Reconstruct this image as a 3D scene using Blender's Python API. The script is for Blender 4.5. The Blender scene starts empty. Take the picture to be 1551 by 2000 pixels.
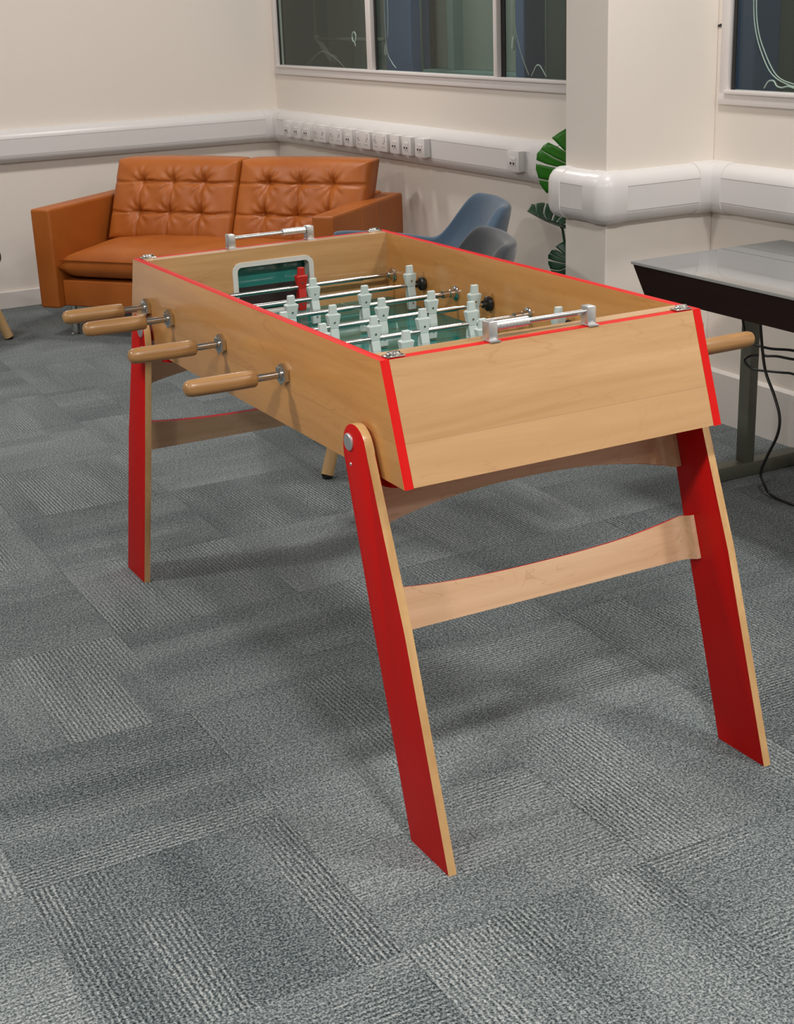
import bpy, bmesh, math, random
from mathutils import Vector, Matrix
random.seed(4)
C = bpy.context.scene.collection
PI = math.pi
XR, YB = 1.9153, 4.8571          # right wall plane, back-left wall plane
ZC = 2.75

# ------------------------------------------------------------------ materials
class N:
    """tiny node-graph helper"""
    def __init__(s, name):
        s.m = bpy.data.materials.new(name); s.m.use_nodes = True
        s.t = s.m.node_tree; s.t.nodes.clear()
        s.out = s.t.nodes.new('ShaderNodeOutputMaterial')
    def n(s, typ, **kw):
        nd = s.t.nodes.new(typ)
        for k, v in kw.items(): setattr(nd, k, v)
        return nd
    def put(s, sock, v):
        if isinstance(v, bpy.types.NodeSocket): s.t.links.new(v, sock)
        elif v is not None: sock.default_value = v
    def math(s, op, a, b=None, c=None, clamp=False):
        nd = s.n('ShaderNodeMath', operation=op, use_clamp=clamp)
        for i, v in enumerate((a, b, c)): s.put(nd.inputs[i], v)
        return nd.outputs[0]
    def coord(s, which='Object'):
        return s.n('ShaderNodeTexCoord').outputs[which]
    def mapping(s, v, scale=(1,1,1), loc=(0,0,0), rot=(0,0,0)):
        nd = s.n('ShaderNodeMapping'); s.put(nd.inputs[0], v)
        nd.inputs['Scale'].default_value = scale; nd.inputs['Location'].default_value = loc; nd.inputs['Rotation'].default_value = rot
        return nd.outputs[0]
    def noise(s, v, scale, detail=2, rough=.5, dist=0):
        nd = s.n('ShaderNodeTexNoise'); s.put(nd.inputs['Vector'], v)
        nd.inputs['Scale'].default_value = scale; nd.inputs['Detail'].default_value = detail
        nd.inputs['Roughness'].default_value = rough; nd.inputs['Distortion'].default_value = dist
        return nd.outputs[0]
    def ramp(s, f, stops):
        nd = s.n('ShaderNodeValToRGB'); s.put(nd.inputs[0], f)
        el = nd.color_ramp.elements
        while len(el) < len(stops): el.new(.5)
        for e, (p, c) in zip(el, stops):
            e.position = p; e.color = (c, c, c, 1) if not hasattr(c, '__len__') else (*c, 1)
        return nd.outputs[0]
    def mix(s, f, a, b, typ='MIX'):
        nd = s.n('ShaderNodeMix', data_type='RGBA', blend_type=typ)
        s.put(nd.inputs[0], f)
        for i, v in ((6, a), (7, b)):
            s.put(nd.inputs[i], (*v, 1) if isinstance(v, tuple) and len(v) == 3 else v)
        return nd.outputs[2]
    def bump(s, h, strength=.2, dist=.002):
        nd = s.n('ShaderNodeBump'); s.put(nd.inputs['Height'], h)
        nd.inputs['Strength'].default_value = strength; nd.inputs['Distance'].default_value = dist
        return nd.outputs[0]
    def bsdf(s, color, rough=.5, metal=0, normal=None, coat=0, spec=.5, coat_rough=.05, sheen=0):
        b = s.n('ShaderNodeBsdfPrincipled')
        s.put(b.inputs['Base Color'], (*color, 1) if isinstance(color, tuple) and len(color) == 3 else color)
        s.put(b.inputs['Roughness'], rough); s.put(b.inputs['Metallic'], metal)
        s.put(b.inputs['Specular IOR Level'], spec)
        s.put(b.inputs['Coat Weight'], coat); s.put(b.inputs['Coat Roughness'], coat_rough)
        s.put(b.inputs['Sheen Weight'], sheen)
        if normal is not None: s.put(b.inputs['Normal'], normal)
        s.t.links.new(b.outputs[0], s.out.inputs[0])
        return b

def plain(name, col, rough=.5, metal=0, coat=0, bump=None, spec=.5, var=.04):
    g = N(name); co = g.coord()
    f = g.noise(co, 9, 3)
    c = g.mix(f, tuple(x*(1-var) for x in col), tuple(min(1, x*(1+var)) for x in col))
    nr = g.bump(g.noise(co, bump[0], 3), bump[1], bump[2]) if bump else None
    g.bsdf(c, rough, metal, nr, coat, spec)
    return g.m

def maple(name, base, along='x', rough=.3, coat=.35, seam=None, scale=1.0):
    """varnished maple: fine grain along one axis, soft figure, short dark flecks"""
    g = N(name); co = g.coord()
    st = {'x': (1.2, 16, 16), 'y': (16, 1.2, 16), 'z': (16, 16, 1.2)}[along]
    fig = {'x': (1.6, 5, 5), 'y': (5, 1.6, 5), 'z': (5, 5, 1.6)}[along]
    fine = {'x': (9, 170, 170), 'y': (170, 9, 170), 'z': (170, 170, 9)}[along]
    n1 = g.noise(g.mapping(co, st), scale, 4, .6, .6)
    n2 = g.noise(g.mapping(co, fig), 1.3*scale, 3, .55, 1.2)
    n3 = g.noise(g.mapping(co, fine), scale, 2, .5)
    rings = g.math('SINE', g.math('MULTIPLY', n2, 60))
    lines = g.ramp(rings, [(.90, 0), (1., 1)])
    d = tuple(a*b for a, b in zip(base, (.80, .73, .62))); l = tuple(min(1, a*b) for a, b in zip(base, (1.10, 1.12, 1.16)))
    c = g.mix(g.ramp(n1, [(.3, 0), (.7, 1)]), d, l)
    c = g.mix(g.math('MULTIPLY', g.ramp(n3, [(.35, 0), (.75, 1)]), .22), c, d)
    gate = g.ramp(g.noise(g.mapping(co, fig), 2.2*scale, 2), [(.45, 0), (.62, 1)])
    c = g.mix(g.math('MULTIPLY', g.math('MULTIPLY', lines, gate), .30), c, tuple(a*b for a, b in zip(base, (.6, .45, .3))))
    if seam is not None:
        sep = g.n('ShaderNodeSeparateXYZ'); g.put(sep.inputs[0], co)
        z = sep.outputs[2]
        c = g.mix(g.math('MULTIPLY', g.math('LESS_THAN', z, seam), .30), c, l)
        ln = g.math('LESS_THAN', g.math('ABSOLUTE', g.math('SUBTRACT', z, seam)), .0007)
        c = g.mix(g.math('MULTIPLY', ln, .45), c, tuple(a*.55 for a in base))
    g.bsdf(c, g.math('ADD', g.math('MULTIPLY', n1, .12), rough - .06), 0, g.bump(n3, .04, .0005), coat, .5, .12)
    return g.m

def carpet():
    g = N('carpet_tiles'); co = g.coord()
    sep = g.n('ShaderNodeSeparateXYZ'); g.put(sep.inputs[0], co)
    x, y = sep.outputs[0], sep.outputs[1]
    px = g.math('MULTIPLY', g.math('ADD', x, 5.05), 2.0); py = g.math('MULTIPLY', g.math('ADD', y, 6.04), 2.0)
    ix, iy = g.math('FLOOR', px), g.math('FLOOR', py)
    fx, fy = g.math('FRACT', px), g.math('FRACT', py)
    cb = g.n('ShaderNodeCombineXYZ'); g.put(cb.inputs[0], ix); g.put(cb.inputs[1], iy)
    wn = g.n('ShaderNodeTexWhiteNoise', noise_dimensions='3D'); g.put(wn.inputs[0], cb.outputs[0])
    r1 = wn.outputs[0]
    cb2 = g.n('ShaderNodeCombineXYZ'); g.put(cb2.inputs[0], iy); g.put(cb2.inputs[1], ix); cb2.inputs[2].default_value = 3.7
    wn2 = g.n('ShaderNodeTexWhiteNoise', noise_dimensions='3D'); g.put(wn2.inputs[0], cb2.outputs[0]); r2 = wn2.outputs[0]
    par = g.math('MODULO', g.math('ADD', ix, iy), 2.0)
    mixf = lambda a, b: g.math('ADD', g.math('MULTIPLY', a, g.math('SUBTRACT', 1.0, par)), g.math('MULTIPLY', b, par))
    u, v = mixf(x, y), mixf(y, x)          # u across the ribs, v along them
    off = g.math('MULTIPLY', r1, 37.0)
    vec = g.n('ShaderNodeCombineXYZ')
    g.put(vec.inputs[0], g.math('ADD', g.math('MULTIPLY', u, 7.0), off)); g.put(vec.inputs[1], g.math('ADD', g.math('MULTIPLY', v, 1.5), off)); g.put(vec.inputs[2], off)
    band = g.noise(vec.outputs[0], 1.0, 2, .55)
    # blocky strips inside a tile (quarter tile wide, ending part-way)
    bl = g.n('ShaderNodeCombineXYZ')
    g.put(bl.inputs[0], g.math('FLOOR', g.math('MULTIPLY', u, 11.0)))
    g.put(bl.inputs[1], g.math('ADD', g.math('FLOOR', g.math('ADD', g.math('MULTIPLY', v, 2.9), g.math('MULTIPLY', r2, 5.0))), g.math('MULTIPLY', ix, 13.0)))
    g.put(bl.inputs[2], iy)
    wb = g.n('ShaderNodeTexWhiteNoise', noise_dimensions='3D'); g.put(wb.inputs[0], bl.outputs[0]); rb = wb.outputs[0]
    tone = g.math('ADD', g.math('ADD', g.math('MULTIPLY', r2, .26), g.math('MULTIPLY', band, .85)), g.math('MULTIPLY', rb, .16))   # ~0..1.2
    # ribs
    wob = g.noise(co, 95, 2, .6); 
    uu = g.math('ADD', u, g.math('MULTIPLY', g.math('SUBTRACT', wob, .5), .0095))
    rib = g.math('ADD', g.math('MULTIPLY', g.math('SINE', g.math('MULTIPLY', uu, 2*PI/.0105)), .5), .5)
    ribmask = g.ramp(g.math('ADD', g.math('MULTIPLY', g.noise(g.mapping(vec.outputs[0], (.5, .8, 1), (3, 7, 1)), 1.0, 1), .75), g.math('MULTIPLY', rb, .25)), [(.40, 0), (.72, 1)])
    loop = g.noise(co, 230, 2, .65)
    loop2 = g.noise(co, 105, 2, .6)
    sp = g.ramp(loop, [(.40, 0), (.60, 1)])
    sp2 = g.ramp(loop2, [(.38, 0), (.62, 1)])
    val = g.math('ADD', g.math('MULTIPLY', tone, .34), g.math('MULTIPLY', sp, .42))
    val = g.math('ADD', val, g.math('MULTIPLY', sp2, .14))
    ribv = g.math('MULTIPLY', g.math('MULTIPLY', g.math('SUBTRACT', rib, .5), g.math('MULTIPLY', ribmask, g.math('ADD', .55, g.math('MULTIPLY', loop2, .9)))), .40)
    val = g.math('ADD', val, ribv)
    ex = g.math('MINIMUM', g.math('MINIMUM', fx, g.math('SUBTRACT', 1.0, fx)), g.math('MINIMUM', fy, g.math('SUBTRACT', 1.0, fy)))
    edge = g.math('LESS_THAN', ex, .004)
    val = g.math('SUBTRACT', val, g.math('MULTIPLY', edge, .07))
    c = g.ramp(val, [(.18, (.014, .020, .022)), (.46, (.098, .120, .126)), (.72, (.250, .272, .270)), (1.0, (.45, .455, .44))])
    h = g.math('ADD', g.math('MULTIPLY', loop, .5), g.math('MULTIPLY', g.math('MULTIPLY', rib, ribmask), .8))
    g.bsdf(c, .95, 0, g.bump(h, .5, .003), 0, .15, sheen=.1)
    return g.m

def leather():
    g = N('tan_leather'); co = g.coord()
    big = g.noise(co, 4, 4, .6); fine = g.noise(co, 260, 3, .6)
    vor = g.n('ShaderNodeTexVoronoi'); g.put(vor.inputs['Vector'], co); vor.inputs['Scale'].default_value = 330
    c = g.mix(g.ramp(big, [(.3, 0), (.7, 1)]), (.335, .086, .012), (.425, .122, .020))
    h = g.math('ADD', fine, vor.outputs[0])
    g.bsdf(c, g.math('ADD', g.math('MULTIPLY', big, .15), .36), 0, g.bump(h, .12, .001), 0, .33)
    return g.m

def fabric(name, a, b):
    g = N(name); co = g.coord()
    f = g.noise(co, 480, 2, .7); f2 = g.noise(co, 9, 2)
    c = g.mix(g.ramp(f, [(.3, 0), (.7, 1)]), a, b)
    c = g.mix(g.math('MULTIPLY', f2, .25), c, a)
    g.bsdf(c, .92, 0, g.bump(f, .3, .001), 0, .2, sheen=.35)
    return g.m

def pane_glass(name, tint):
    g = N(name)
    lw = g.n('ShaderNodeLayerWeight'); lw.inputs[0].default_value = .5
    fres = g.math('ADD', .03, g.math('MULTIPLY', g.math('POWER', lw.outputs['Facing'], 5.0), .6))
    tr = g.n('ShaderNodeBsdfTransparent'); tr.inputs[0].default_value = (*tint, 1)
    gl = g.n('ShaderNodeBsdfGlossy'); gl.inputs['Roughness'].default_value = .01
    f = g.noise(g.coord(), 3, 1)
    g.put(gl.inputs['Color'], g.mix(f, (.9, .93, .92), (.95, .97, .96)))
    mx = g.n('ShaderNodeMixShader'); g.put(mx.inputs[0], fres)
    g.t.links.new(tr.outputs[0], mx.inputs[1]); g.t.links.new(gl.outputs[0], mx.inputs[2]); g.t.links.new(mx.outputs[0], g.out.inputs[0])
    return g.m

def wood_dark():
    g = N('dark_veneer'); co = g.coord()
    n1 = g.noise(g.mapping(co, (20, 1.5, 60)), 1, 4, .6, .5)
    c = g.mix(n1, (.010, .005, .004), (.030, .013, .010))
    g.bsdf(c, .4, 0, None, 0, .2)
    return g.m

def oak():
    g = N('oak_handle'); co = g.coord()
    n1 = g.noise(g.mapping(co, (3, 90, 90)), 1, 4, .65, .3)
    n2 = g.noise(g.mapping(co, (6, 22, 22)), 1, 2)
    c = g.mix(g.ramp(n1, [(.3, 0), (.7, 1)]), (.25, .122, .038), (.40, .222, .080))
    c = g.mix(g.math('MULTIPLY', n2, .4), c, (.31, .145, .05))
    g.bsdf(c, .38, 0, g.bump(n1, .1, .0006), .15)
    return g.m

def leaf_mat(name, a, b):
    g = N(name); co = g.coord()
    n = g.noise(co, 14, 3); c = g.mix(n, a, b)
    bs = g.bsdf(c, .38, 0, g.bump(n, .1, .002), 0, .5)
    return g.m

def wall_mat(name, col):
    g = N(name); co = g.coord()
    n = g.noise(co, 170, 3, .6); n2 = g.noise(co, 1.1, 2)
    c = g.mix(n2, tuple(v*.975 for v in col), col)
    g.bsdf(c, .62, 0, g.bump(n, .10, .002), 0, .35)
    return g.m

M = dict(
 wall=wall_mat('cream_wall_paint', (.80, .735, .665)),
 wall_dim=wall_mat('darkened_unseen_wall', (.50, .46, .42)),  # unseen walls, toned darker than the cream paint to cut bounced light
 ceil=plain('ceiling_paint', (.82, .80, .77), .9, bump=(90, .2, .003)),
 carpet=carpet(),
 pvc=plain('white_trunking_plastic', (.71, .69, .68), .32, bump=(60, .02, .001), var=.015),
 groove=plain('groove_shadow_gap', (.25, .24, .23), .7),
 frame=plain('white_window_frame', (.76, .715, .70), .38, var=.02),
 rubber=plain('black_gasket', (.012, .012, .012), .6),
 skirt=plain('skirting_paint', (.76, .72, .68), .45, var=.02),
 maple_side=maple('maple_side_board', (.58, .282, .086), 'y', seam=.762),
 maple_end=maple('maple_end_board', (.50, .298, .138), 'x', seam=.757),
 maple_in=maple('maple_inner_board', (.53, .31, .135), 'x'),
 maple_leg=maple('maple_leg_edge', (.58, .355, .155), 'z'),
 maple_str=maple('maple_stretcher', (.66, .440, .280), 'x', rough=.42, coat=.1),
 red=plain('red_lacquer', (.58, .006, .0045), .5, coat=.0, spec=.15, bump=(140, .02, .0005), var=.03),
 red_pl=plain('red_player_plastic', (.50, .018, .012), .4, var=.03),
 white_pl=plain('white_player_plastic', (.52, .60, .58), .40, var=.03),
 chrome=plain('chrome', (.60, .60, .585), .16, 1, var=.02),
 steel=plain('brushed_rod_steel', (.48, .48, .47), .20, 1, bump=(300, .03, .0002), var=.04),
 alu=plain('anodised_aluminium', (.62, .63, .63), .36, .85, var=.03),
 black=plain('black_plastic', (.012, .012, .012), .32, var=.1),
 field=plain('green_glass_field', (.006, .125, .105), .09, spec=.18, var=.06),
 goalglass=plain('green_goal_plate', (.028, .18, .155), .12, coat=.4, var=.2),
 goaldark=plain('goal_dark_lining', (.020, .010, .009), .6),
 goalframe=plain('grey_white_goal_frame', (.62, .62, .58), .42),
 oak=oak(), leather=leather(),
 blue=fabric('blue_felt', (.058, .095, .145), (.100, .150, .215)),
 grey=fabric('dark_grey_felt', (.028, .032, .037), (.062, .067, .075)),
 beech=maple('pale_beech', (.60, .39, .185), 'z', rough=.4, coat=.1),
 desktop=plain('grey_glass_desk_top', (.135, .14, .142), .045, coat=.4, var=.03),
 deskglass2=plain('black_glass_inset', (.030, .034, .032), .05, coat=.6),
 glassedge=plain('pale_glass_edge', (.33, .34, .33), .2),
 veneer=wood_dark(),
 deskmetal=plain('dark_olive_steel', (.165, .172, .138), .42, .45, var=.08),
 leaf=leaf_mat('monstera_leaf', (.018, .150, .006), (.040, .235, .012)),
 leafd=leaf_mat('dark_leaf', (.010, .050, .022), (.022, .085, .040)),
 pot=plain('grey_plant_pot', (.16, .16, .16), .6), soil=plain('potting_soil', (.03, .02, .012), .95, bump=(60, .6, .01)),
 glass=pane_glass('window_glass', (.86, .92, .895)),
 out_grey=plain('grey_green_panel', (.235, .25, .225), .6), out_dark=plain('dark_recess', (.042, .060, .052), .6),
 out_mid=plain('dim_green_panel', (.13, .155, .14), .6), out_blue=plain('blue_column_paint', (.055, .095, .22), .45),
 out_teal=plain('teal_frame_paint', (.20, .28, .27), .45), out_brown=plain('taupe_panel', (.205, .20, .165), .7),
 cord=plain('white_blind_cord', (.70, .72, .70), .5), lamp_body=plain('lamp_housing', (.8, .8, .8), .5),
)

# ------------------------------------------------------------------ mesh helpers
def link(o, parent=None):
    C.objects.link(o)
    if parent is not None: o.parent = parent
    return o
def obj(name, bm, mats, parent=None, smooth=None, loc=None):
    me = bpy.data.meshes.new(name)
    bmesh.ops.recalc_face_normals(bm, faces=bm.faces[:])
    bm.to_mesh(me); bm.free()
    for m in (mats if isinstance(mats, (list, tuple)) else [mats]): me.materials.append(M[m])
    if smooth is not None:
        for p in me.polygons: p.use_smooth = True
        if smooth < 180: me.set_sharp_from_angle(angle=math.radians(smooth))
    o = bpy.data.objects.new(name, me)
    if loc is not None: o.location = loc
    return link(o, parent)
def tag(o, label=None, cat=None, group=None, kind=None):
    if label: o['label'] = label
    if cat: o['category'] = cat
    if group: o['group'] = group
    if kind: o['kind'] = kind
    return o
def empty(name, loc, label, cat, rz=0, group=None):
    o = bpy.data.objects.new(name, None); o.empty_display_size = .1
    o.location = loc; o.rotation_euler = (0, 0, rz)
    link(o); return tag(o, label, cat, group)
def copy_tree(o, parent=None):
    c = o.copy(); C.objects.link(c)
    if parent is not None: c.parent = parent
    for ch in list(o.children): copy_tree(ch, c)
    return c
def box(bm, x0, x1, y0, y1, z0, z1, bev=0, mi=0, segs=2, mat=None):
    vs = [bm.verts.new((x, y, z)) for x in (x0, x1) for y in (y0, y1) for z in (z0, z1)]
    fs = [bm.faces.new([vs[i] for i in f]) for f in ((0,1,3,2),(4,6,7,5),(0,4,5,1),(2,3,7,6),(0,2,6,4),(1,5,7,3))]
    for f in fs: f.material_index = mi
    if bev:
        es = list({e for f in fs for e in f.edges})
        r = bmesh.ops.bevel(bm, geom=es, offset=bev, segments=segs, affect='EDGES', profile=.5)
        vs = list({v for f in r['faces'] for v in f.verts} | {v for v in vs if v.is_valid})
        for f in r['faces']: f.material_index = mi
    if mat is not None:
        bmesh.ops.transform(bm, matrix=mat, verts=[v for v in vs if v.is_valid])
    return vs
def prism(bm, poly, axis, a0, a1, mi_cap=0, mi_side=0, bev=0, fn=None):
    """extrude a 2-D polygon along an axis (x: poly=(y,z); y: poly=(x,z); z: poly=(x,y))"""
    def P(p, a): return {'x': (a, p[0], p[1]), 'y': (p[0], a, p[1]), 'z': (p[0], p[1], a)}[axis]
    A = [bm.verts.new(P(p, a0)) for p in poly]; B = [bm.verts.new(P(p, a1)) for p in poly]
    n = len(poly); fs = []
    f1 = bm.faces.new(A); f2 = bm.faces.new(B[::-1]); f1.material_index = f2.material_index = mi_cap
    for i in range(n):
        f = bm.faces.new((A[i], A[(i+1) % n], B[(i+1) % n], B[i])); f.material_index = mi_side; fs.append(f)
    if bev:
        es = list(set(f1.edges) | set(f2.edges))
        bmesh.ops.bevel(bm, geom=es, offset=bev, segments=2, affect='EDGES', profile=.5)
    if fn:
        for v in A + B:
            if v.is_valid: v.co = fn(v.co)
    return A, B
def frame_of(d):
    d = Vector(d).normalized(); a = Vector((0, 0, 1)) if abs(d.z) < .9 else Vector((1, 0, 0))
    u = d.cross(a).normalized(); return u, d.cross(u).normalized(), d
def cyl(bm, p0, p1, r0, r1=None, n=24, mi=0, caps=True):
    r1 = r0 if r1 is None else r1
    p0, p1 = Vector(p0), Vector(p1); u, v, d = frame_of(p1 - p0)
    rings = []
    for p, r in ((p0, r0), (p1, r1)):
        rings.append([bm.verts.new(p + (u*math.cos(2*PI*i/n) + v*math.sin(2*PI*i/n))*r) for i in range(n)])
    for i in range(n):
        f = bm.faces.new((rings[0][i], rings[0][(i+1) % n], rings[1][(i+1) % n], rings[1][i])); f.material_index = mi
    if caps:
        for r in (rings[0][::-1], rings[1]): bm.faces.new(r).material_index = mi
def lathe(bm, p0, d, prof, n=28, mi=0):
    """prof: list of (t along d, radius)"""
    p0 = Vector(p0); u, v, d = frame_of(d); rings = []
    for t, r in prof:
        if r < 1e-6: rings.append([bm.verts.new(p0 + d*t)])
        else: rings.append([bm.verts.new(p0 + d*t + (u*math.cos(2*PI*i/n) + v*math.sin(2*PI*i/n))*r) for i in range(n)])
    for a, b in zip(rings, rings[1:]):
        for i in range(n):
            j = (i+1) % n
            if len(a) == 1 and len(b) == 1: continue
            q = (a[0], b[j], b[i]) if len(a) == 1 else ((a[i], a[j], b[0]) if len(b) == 1 else (a[i], a[j], b[j], b[i]))
            bm.faces.new(q).material_index = mi
    for r, fl in ((rings[0], True), (rings[-1], False)):
        if len(r) > 1: bm.faces.new(r[::-1] if fl else r).material_index = mi
def catmull(pts, k=8):
    pts = [Vector(p) for p in pts]; P = [pts[0]*2 - pts[1]] + pts + [pts[-1]*2 - pts[-2]]; out = []
    for i in range(1, len(P)-2):
        for j in range(k):
            t = j/k; a, b, c, d = P[i-1:i+3]
            out.append(.5*((2*b) + (c-a)*t + (2*a-5*b+4*c-d)*t*t + (3*b-a-3*c+d)*t**3))
    out.append(pts[-1]); return out
def tube(bm, pts, r, n=8, mi=0, k=8):
    pts = catmull(pts, k) if k else [Vector(p) for p in pts]
    rings = []; up = None
    for i, p in enumerate(pts):
        d = (pts[min(i+1, len(pts)-1)] - pts[max(i-1, 0)]).normalized()
        if up is None: up = frame_of(d)[0]
        u = (up - d*up.dot(d)).normalized(); v = d.cross(u); up = u
        rings.append([bm.verts.new(p + (u*math.cos(2*PI*j/n) + v*math.sin(2*PI*j/n))*r) for j in range(n)])
    for a, b in zip(rings, rings[1:]):
        for j in range(n): bm.faces.new((a[j], a[(j+1) % n], b[(j+1) % n], b[j])).material_index = mi
    bm.faces.new(rings[0][::-1]).material_index = mi; bm.faces.new(rings[-1]).material_index = mi
def NB(): return bmesh.new()

# ------------------------------------------------------------------ room shell
XL, YF = -5.2, -5.4
def struct(name, bm, mats, label=None, parent=None, smooth=None):
    o = obj(name, bm, mats, parent, smooth)
    if parent is None: tag(o, label, None, None, 'structure')
    return o
b = NB(); box(b, XL, XR, YF, YB, -.08, 0); struct('floor', b, 'carpet', 'grey carpet tiles with ribbed and mottled patches')
b = NB(); box(b, XL, XR+.2, YF, YB+.2, ZC, ZC+.1); struct('ceiling', b, 'ceil', 'plain white ceiling of the room')
b = NB(); box(b, XL, XR+.035, YB, YB+.15, -.08, ZC); struct('wall_back', b, 'wall', 'cream wall behind the tan sofa')
b = NB(); box(b, XL, XR+.2, YF-.15, YF, -.08, ZC); struct('wall_front', b, 'wall_dim', 'unseen wall opposite the sofa, darkened to cut bounced light')
b = NB(); box(b, XL-.15, XL, YF, YB, -.08, ZC); struct('wall_left', b, 'wall_dim', 'unseen wall on the far left side, darkened to cut bounced light')
# right wall with two window openings
WT = .035
W1 = (1.45, 4.80, 1.125, 2.35); W2 = (-1.2, 1.10, 1.125, 2.35)
b = NB()
box(b, XR, XR+WT, YF, YB, -.08, W1[2]); box(b, XR, XR+WT, YF, YB, W1[3], ZC)
box(b, XR, XR+WT, W1[1], YB, W1[2], W1[3]); box(b, XR, XR+.013, W2[1]+.012, W1[0], W1[2], W1[3]); box(b, XR, XR+WT, YF, W2[0], W1[2], W1[3])
struct('wall_right', b, 'wall', 'cream wall with the two windows')
CX0, CY0, CY1 = XR - .4551, 1.156, 1.394
b = NB(); box(b, CX0, XR, CY0, CY1, 0, ZC, .004)
struct('wall_pillar', b, 'wall', 'cream pillar standing out from the window wall')
b = NB(); box(b, XL, XR, YB-.015, YB, 0, .09, .003); struct('baseboard_back', b, 'skirt', 'low white skirting behind the sofa')
b = NB(); prism(b, [(XR, 0), (XR-.018, 0), (XR-.018, .180), (XR-.008, .188), (XR, .188)], 'y', YF, CY0)
prism(b, [(XR, 0), (XR-.018, 0), (XR-.018, .180), (XR-.008, .188), (XR, .188)], 'y', CY1, YB)
struct('baseboard_right', b, 'skirt', 'tall white skirting along the window wall')

# dado trunking swept along the walls
PROF = [(0, .915), (.022, .912), (.040, .901), (.0505, .886), (.0555, .8705), (.0555, .8690), (.0535, .8688), (.0535, .8678), (.0561, .8676), (.0561, .7880), (.0535, .7878), (.0535, .7868), (.0555, .7866), (.0555, .7850), (.0505, .770), (.040, .756), (.022, .748), (0, .745)]
def sweep(bm, path, normals, prof=PROF, grow=0, cap=True, dark=True):
    """path points on the wall line with the wall normals of the segments between them"""
    stations = []
    for i, p in enumerate(path):
        n0 = normals[i-1] if i > 0 else None; n1 = normals[i] if i < len(normals) else None
        if n0 is None or n1 is None or n0 == n1:
            n = n1 or n0; stations.append((p, n))
            continue
        d0 = Vector(path[i]) - Vector(path[i-1])
        convex = (d0.x*n1[0] + d0.y*n1[1]) > 0
        if convex:
            for k in range(9):
                t = PI/2*k/8; stations.append((p, (n0[0]*math.cos(t)+n1[0]*math.sin(t), n0[1]*math.cos(t)+n1[1]*math.sin(t))))
        else: stations.append((p, (n0[0]+n1[0], n0[1]+n1[1])))
    rings = []
    zc = .83
    for p, n in stations:
        rings.append([bm.verts.new((p[0]+n[0]*(d+(grow if d > 0 else 0)), p[1]+n[1]*(d+(grow if d > 0 else 0)), zc+(z-zc)*(1+grow*12))) for d, z in prof])
    m = len(prof)
    for a, c in zip(rings, rings[1:]):
        for j in range(m-1):
            f = bm.faces.new((a[j], a[j+1], c[j+1], c[j]))
            f.material_index = 1 if dark and prof is PROF and j in (6, 10) else 0
    if cap:
        bm.faces.new(rings[0]); bm.faces.new(rings[-1][::-1])
P_S = [(0, .915), (.022, .912), (.040, .901), (.0505, .886), (.056, .868), (.056, .787), (.0505, .770), (.040, .756), (.022, .748), (0, .745)]
nA, nB, nP, nM = (0, -1), (-1, 0), (0, 1), (0, -1)
b = NB(); sweep(b, [(XL, YB), (XR, YB)], [nA]); sweep(b, [(XR, YB), (XR, CY1)], [nB])
sweep(b, [(XR, CY1), (CX0, CY1), (CX0, CY0), (XR, CY0)], [nP, nB, nM]); sweep(b, [(XR, CY0), (XR, YF)], [nB])
t = struct('trim_1', b, ['pvc', 'groove'], 'white plastic cable trunking running round walls and pillar', smooth=40)
def fitting(path, normals):
    b = NB(); sweep(b, path, normals, P_S, .0028); obj('trunking_joint', b, 'pvc', t, 40)
fitting([(1.815, YB), (XR, YB), (XR, 4.747)], [nA, nB])
fitting([(XR, 2.221), (XR, 2.05)], [nB])
fitting([(CX0+.06, CY1), (CX0, CY1), (CX0, 1.348)], [nP, nB])
fitting([(CX0, 1.212), (CX0, CY0), (CX0+.045, CY0)], [nB, nM])
fitting([(1.823-.01, CY0), (XR, CY0), (XR, 1.05)], [nM, nB])

# sockets on the trunking
def socket(kind):
    w = .044 if kind == 'single' else .074
    o = empty('data_outlet' if kind == 'single' else 'power_socket', (XR-.0561, 0, .8325), 'x', 'socket')
    b = NB(); box(b, -.028, 0, -w+.001, w-.001, -.0415, .0415, .002); obj('back_box', b, 'pvc', o, 40)
    b = NB(); box(b, -.034, -.027, -w, w, -.0425, .0425, .0025); obj('face_plate', b, 'pvc', o, 40)
    if kind == 'single':
        b = NB(); box(b, -.0365, -.033, -.022, .022, .004, .016, .001); obj('label_strip', b, 'frame', o)
        for y in (-.011, .011):
            b = NB(); box(b, -.0375, -.033, y-.009, y+.009, -.016, .001, .001); j = obj('data_jack', b, 'frame', o)
            b = NB(); box(b, -.0380, -.0372, y-.006, y+.006, -.0125, -.003); obj('jack_opening', b, 'black', j)
    else:
        for y in (-.036, .036):
            b = NB(); box(b, -.040, -.033, y*1.35-.007, y*1.35+.007, .008, .032, .002); obj('rocker_switch', b, 'frame', o)
            b = NB()
            for yy, zz, a, c in ((0, -.004, .0022, .004), (-.0095, -.022, .0036, .0018), (.0095, -.022, .0036, .0018)):
                box(b, -.0352, -.0338, y+yy-a, y+yy+a, zz-c, zz+c)
            obj('pin_holes', b, 'groove', o)
    return o
sd, sp = socket('single'), socket('double')
ys = [(4.544,'s'), (4.423,'s'), (4.299,'s'), (4.139,'d'), (3.951,'d'), (3.805,'s'), (3.646,'d'), (3.469,'d'), (3.320,'s'), (3.205,'s'), (3.079,'s'), (2.297,'s')]
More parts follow.
